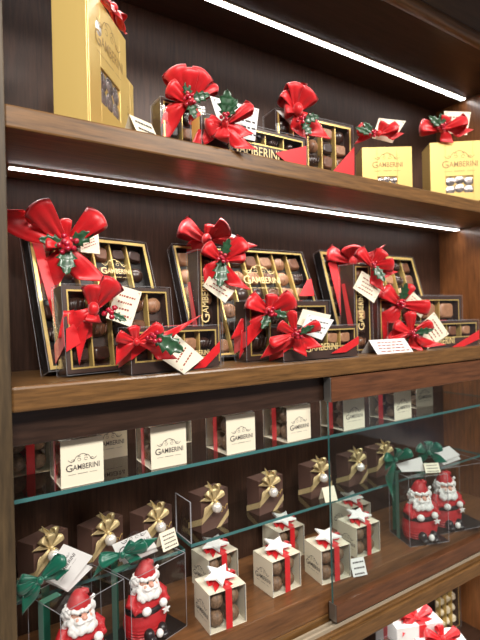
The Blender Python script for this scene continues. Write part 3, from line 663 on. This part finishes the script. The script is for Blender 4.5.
def clear_box(label, loc, rot, w_, d_, h_, seed, bow_xy, cards, k=1.0):
    t = thing('clear_gift_box', label, 'clear gift box', loc, rot, 'clear gift boxes with green bows in the case')
    acetate_box(t, w_, d_, h_, 'clear_box', .0005)
    MB().box(.001, w_-.001, .001, d_-.001, .0004, .003).build('base_card', 'black_card', t)
    bx, by = bow_xy; g = .007
    band(t, [([(bx-g, d_, h_), (bx+g, d_, h_), (bx+g, 0, h_), (bx-g, 0, h_)][::-1], (0, 0, 1)), ([(bx-g, d_, 0), (bx+g, d_, 0), (bx+g, d_, h_), (bx-g, d_, h_)], (0, 1, 0)), ([(bx-g, 0, h_*.0), (bx+g, 0, 0), (bx+g, 0, h_), (bx-g, 0, h_)], (0, -1, 0))] if k > 2 else
            [([(0, by-g, 0), (0, by+g, 0), (0, by+g, h_), (0, by-g, h_)], (-1, 0, 0)), ([(0, by-g, h_), (0, by+g, h_), (bx, by+g, h_), (bx, by-g, h_)], (0, 0, 1)), ([(bx-g, d_, 0), (bx+g, d_, 0), (bx+g, d_, h_), (bx-g, d_, h_)], (0, 1, 0))], 'satin_green')
    (bu, bv), bo, L = cards[0]
    bow_at(t, bu, bv, bo, [(a, l, w2) for a, l, w2 in L[0]], L[1], material='satin_green', seed=seed, lift=.55)
    for cor, off, lg in cards[1:]: tag(t, cor, off, 'white_card', 0, 'ink', 'greeting_card', lg)
    return t
sl = [(.154, .729, 20, .116, 'clear gift box with green bow at the left post, in the bottom corner', 51, (.030, .050),
       [((40, 578), -.035, ([(40, 30, 15), (190, 22, 15), (168, 20, 11)], [(232, 28, 11), (-5, 22, 9), (208, 26, 10)])), ([(41, 576), (64, 544), (93, 556), (66, 590)], -.045, True), ([(46, 582), (66, 556), (93, 567), (68, 592)], -.050, False)]),
      (.270, .757, 16, .120, 'clear gift box with green bow, second from the left post', 52, (.030, .045),
       [((122, 553), -.035, ([(14, 25, 13), (182, 23, 14), (40, 16, 10)], [(205, 28, 10), (-38, 16, 10), (8, 30, 9)])), ([(112, 545), (147, 530), (157, 547), (120, 562)], -.045, True), ([(118, 552), (150, 536), (158, 551), (124, 565)], -.050, False)])]
for i, (x_, y_, rot, w_, lab, sd, bxy, cds) in enumerate(sl):
    clear_box(lab, (x_, y_, CF), rot, w_, .088, .133, sd, bxy, cds)
    c, s = math.cos(R(rot)), math.sin(R(rot)); ax, ay = w_*.52, .046
    figurine(('red and white bearded figurine in the clear box at the left post', 'red and white bearded figurine in the second clear box from the left post')[i], (x_+ax*c-ay*s, y_+ax*s+ay*c, CF+.0032), 10, .126)
x1, w1, h1 = fit(409, 448, 474, CF, .745, -20, 500)
sr = [(x1, .745, -20, w1, .165, 'clear gift box behind the door glass with a price card on its top', 53, (.016, .05),
       [((395, 459), -.02, ([(30, 18, 10), (160, 12, 10), (70, 12, 9)], [(262, 34, 8), (215, 12, 8)])), ([(396, 464), (421, 457), (425, 471), (402, 472)], -.03, False)]),
      (x1+w1*math.cos(R(20))+.004, .745-w1*math.sin(R(20))+.036, -14, .160, .165, 'clear gift box behind the door glass nearest the cabinet side wall', 54, (.02, .05),
       [((428, 452), -.04, ([(35, 14, 10), (150, 13, 10), (90, 12, 9)], [(-40, 16, 8), (215, 12, 8)])), ([(432, 452), (449, 446), (460, 455), (440, 463)], -.05, False), ([(436, 456), (454, 452), (461, 459), (444, 465)], -.055, False)])]
for i, (x_, y_, rot, w_, hh, lab, sd, bxy, cds) in enumerate(sr):
    clear_box(lab, (x_, y_, CF), rot, w_, .090, hh, sd, bxy, cds)
    c, s = math.cos(R(rot)), math.sin(R(rot)); ax, ay = w_*(.52, .40)[i], .044
    figurine(('red and white bearded figurine behind the door glass, left of the far pair', 'red and white bearded figurine behind the door glass nearest the cabinet side wall')[i], (x_+ax*c-ay*s, y_+ax*s+ay*c, CF+.0032), (-22, -18)[i], .140)
# ============================================================ PRICE CARDS
def tent(label, loc, rot, w_, h_, lean, lines=3, card='white_card', ink='ink'):
    t = thing('price_card', label, 'price card', loc, rot, 'folded price cards')
    d_ = h_*math.tan(R(lean)); sl_ = math.hypot(h_, d_)
    mb = MB(); mb.prism([(-w_/2, -d_, 0), (w_/2, -d_, 0), (w_/2, 0, h_), (-w_/2, 0, h_)], Vector((0, h_, d_)).normalized()*.0005); mb.prism([(-w_/2, d_, 0), (w_/2, d_, 0), (w_/2, 0, h_), (-w_/2, 0, h_)], Vector((0, -h_, d_)).normalized()*.0005)
    mb.build('card', card, t)
    r = random.Random(len(label)); pr = MB()
    for i in range(lines):
        a0 = .80-.62*i/max(1, lines-1)*1.0; x_ = -w_*.38+r.random()*w_*.06
        while x_ < w_*.34:
            g = w_*r.uniform(.05, .13); f0, f1 = a0, a0-.26/lines
            pr.prism([(x_, -d_*(1-f0)-.0004, h_*f0+.0004), (min(x_+g, w_*.42), -d_*(1-f0)-.0004, h_*f0+.0004), (min(x_+g, w_*.42), -d_*(1-f1)-.0004, h_*f1+.0004), (x_, -d_*(1-f1)-.0004, h_*f1+.0004)], (0, -.0001, .0001)); x_ += g+w_*.03
    pr.build('printing', ink, t)
    return t
q = atY(395, 352, .710); tent('white folded price card lying low on the counter edge by the star-like bow', (q.x, .7315, CT), -4, .112, .030, 40, 4, 'white_card', 'ink_red')
q = atZ(368, 579, CF); tent('small white price card on the case floor inside the sliding door', (q.x, max(q.y, .738), CF), -16, .034, .032, 24, 3)
q = MX['clear_gift_box.001'] @ Vector((.112, .040, .133)); tent('small price card propped on the second left clear box', (q.x, q.y, q.z+.002), 14, .036, .030, 22, 4, 'cream_card')
q = atZ(329, 500, G2); tent('small cream price card on the lower glass shelf at the door edge', (q.x, .822, G2), -8, .034, .030, 24, 0, 'cream_card')
q = MX['clear_gift_box.002'] @ Vector((.078, .024, h1)); tent('small price card on top of the far clear box', (q.x, q.y, CF+.167), -28, .038, .020, 30, 3, 'cream_card')
q = atY(141, 119, .75); tent('cream folded card on the upper shelf beside the tall gold carton', (q.x, .752, ST), 22, .050, q.z-ST, 28, 3, 'cream_card')
# ============================================================ LOWER COMPARTMENT
def white_box(label, u, v, rot, w_, d_, h_, zt):
    q = atZ(u, v, zt); t = thing('ribboned_gift_box', label, 'gift box', (q.x, q.y, zt-h_), rot, 'white gift boxes below the case')
    MB().box(.001, w_-.001, .001, d_-.001, 0, h_*.7).build('box_base', 'cream_card', t); MB().box(0, w_, 0, d_, h_*.45, h_).build('box_lid', 'white_card', t, bevel=.0008)
    b_ = .010; band(t, [([(w_*.55-b_, 0, h_), (w_*.55+b_, 0, h_), (w_*.55+b_, d_, h_), (w_*.55-b_, d_, h_)], (0, 0, 1)), ([(w_*.55-b_, 0, 0), (w_*.55+b_, 0, 0), (w_*.55+b_, 0, h_), (w_*.55-b_, 0, h_)], (0, -1, 0)), ([(0, d_*.5-b_, h_), (0, d_*.5+b_, h_), (0, d_*.5+b_, 0), (0, d_*.5-b_, 0)], (-1, 0, 0))])
    bow(t, Matrix.Translation((w_*.5, d_*.18, h_+.004)) @ Euler((R(-50), 0, 0)).to_matrix().to_4x4(), [(160, .045, .026), (20, .045, .026), (90, .03, .022)], [(205, .05, .02), (-25, .05, .02)], seed=61)
    return t
white_box('white lidded gift box with red ribbon, the further one below the case', 397, 629, -22, .125, .115, .20, -.76)
white_box('white lidded gift box with red ribbon, the nearer one below the case', 420, 646, -30, .12, .06, .17, -.79)
cb = choc_box('clear box of pale chocolates in gold rows standing at the back below the case', (1.245, .885, -.96), -4, .115, .03, .25, 4, 7, 'boxes of pale chocolates below the case', margin=.006, white=True, side='dark_card', seed=71, rimw=.0014)
cc = choc_box('clear box of pale chocolates below the case, left of the white ribboned boxes', (.835, .765, -.96), -4, .085, .03, .185, 3, 5, 'boxes of pale chocolates below the case', margin=.006, white=True, side='dark_card', seed=72, rimw=.0014)
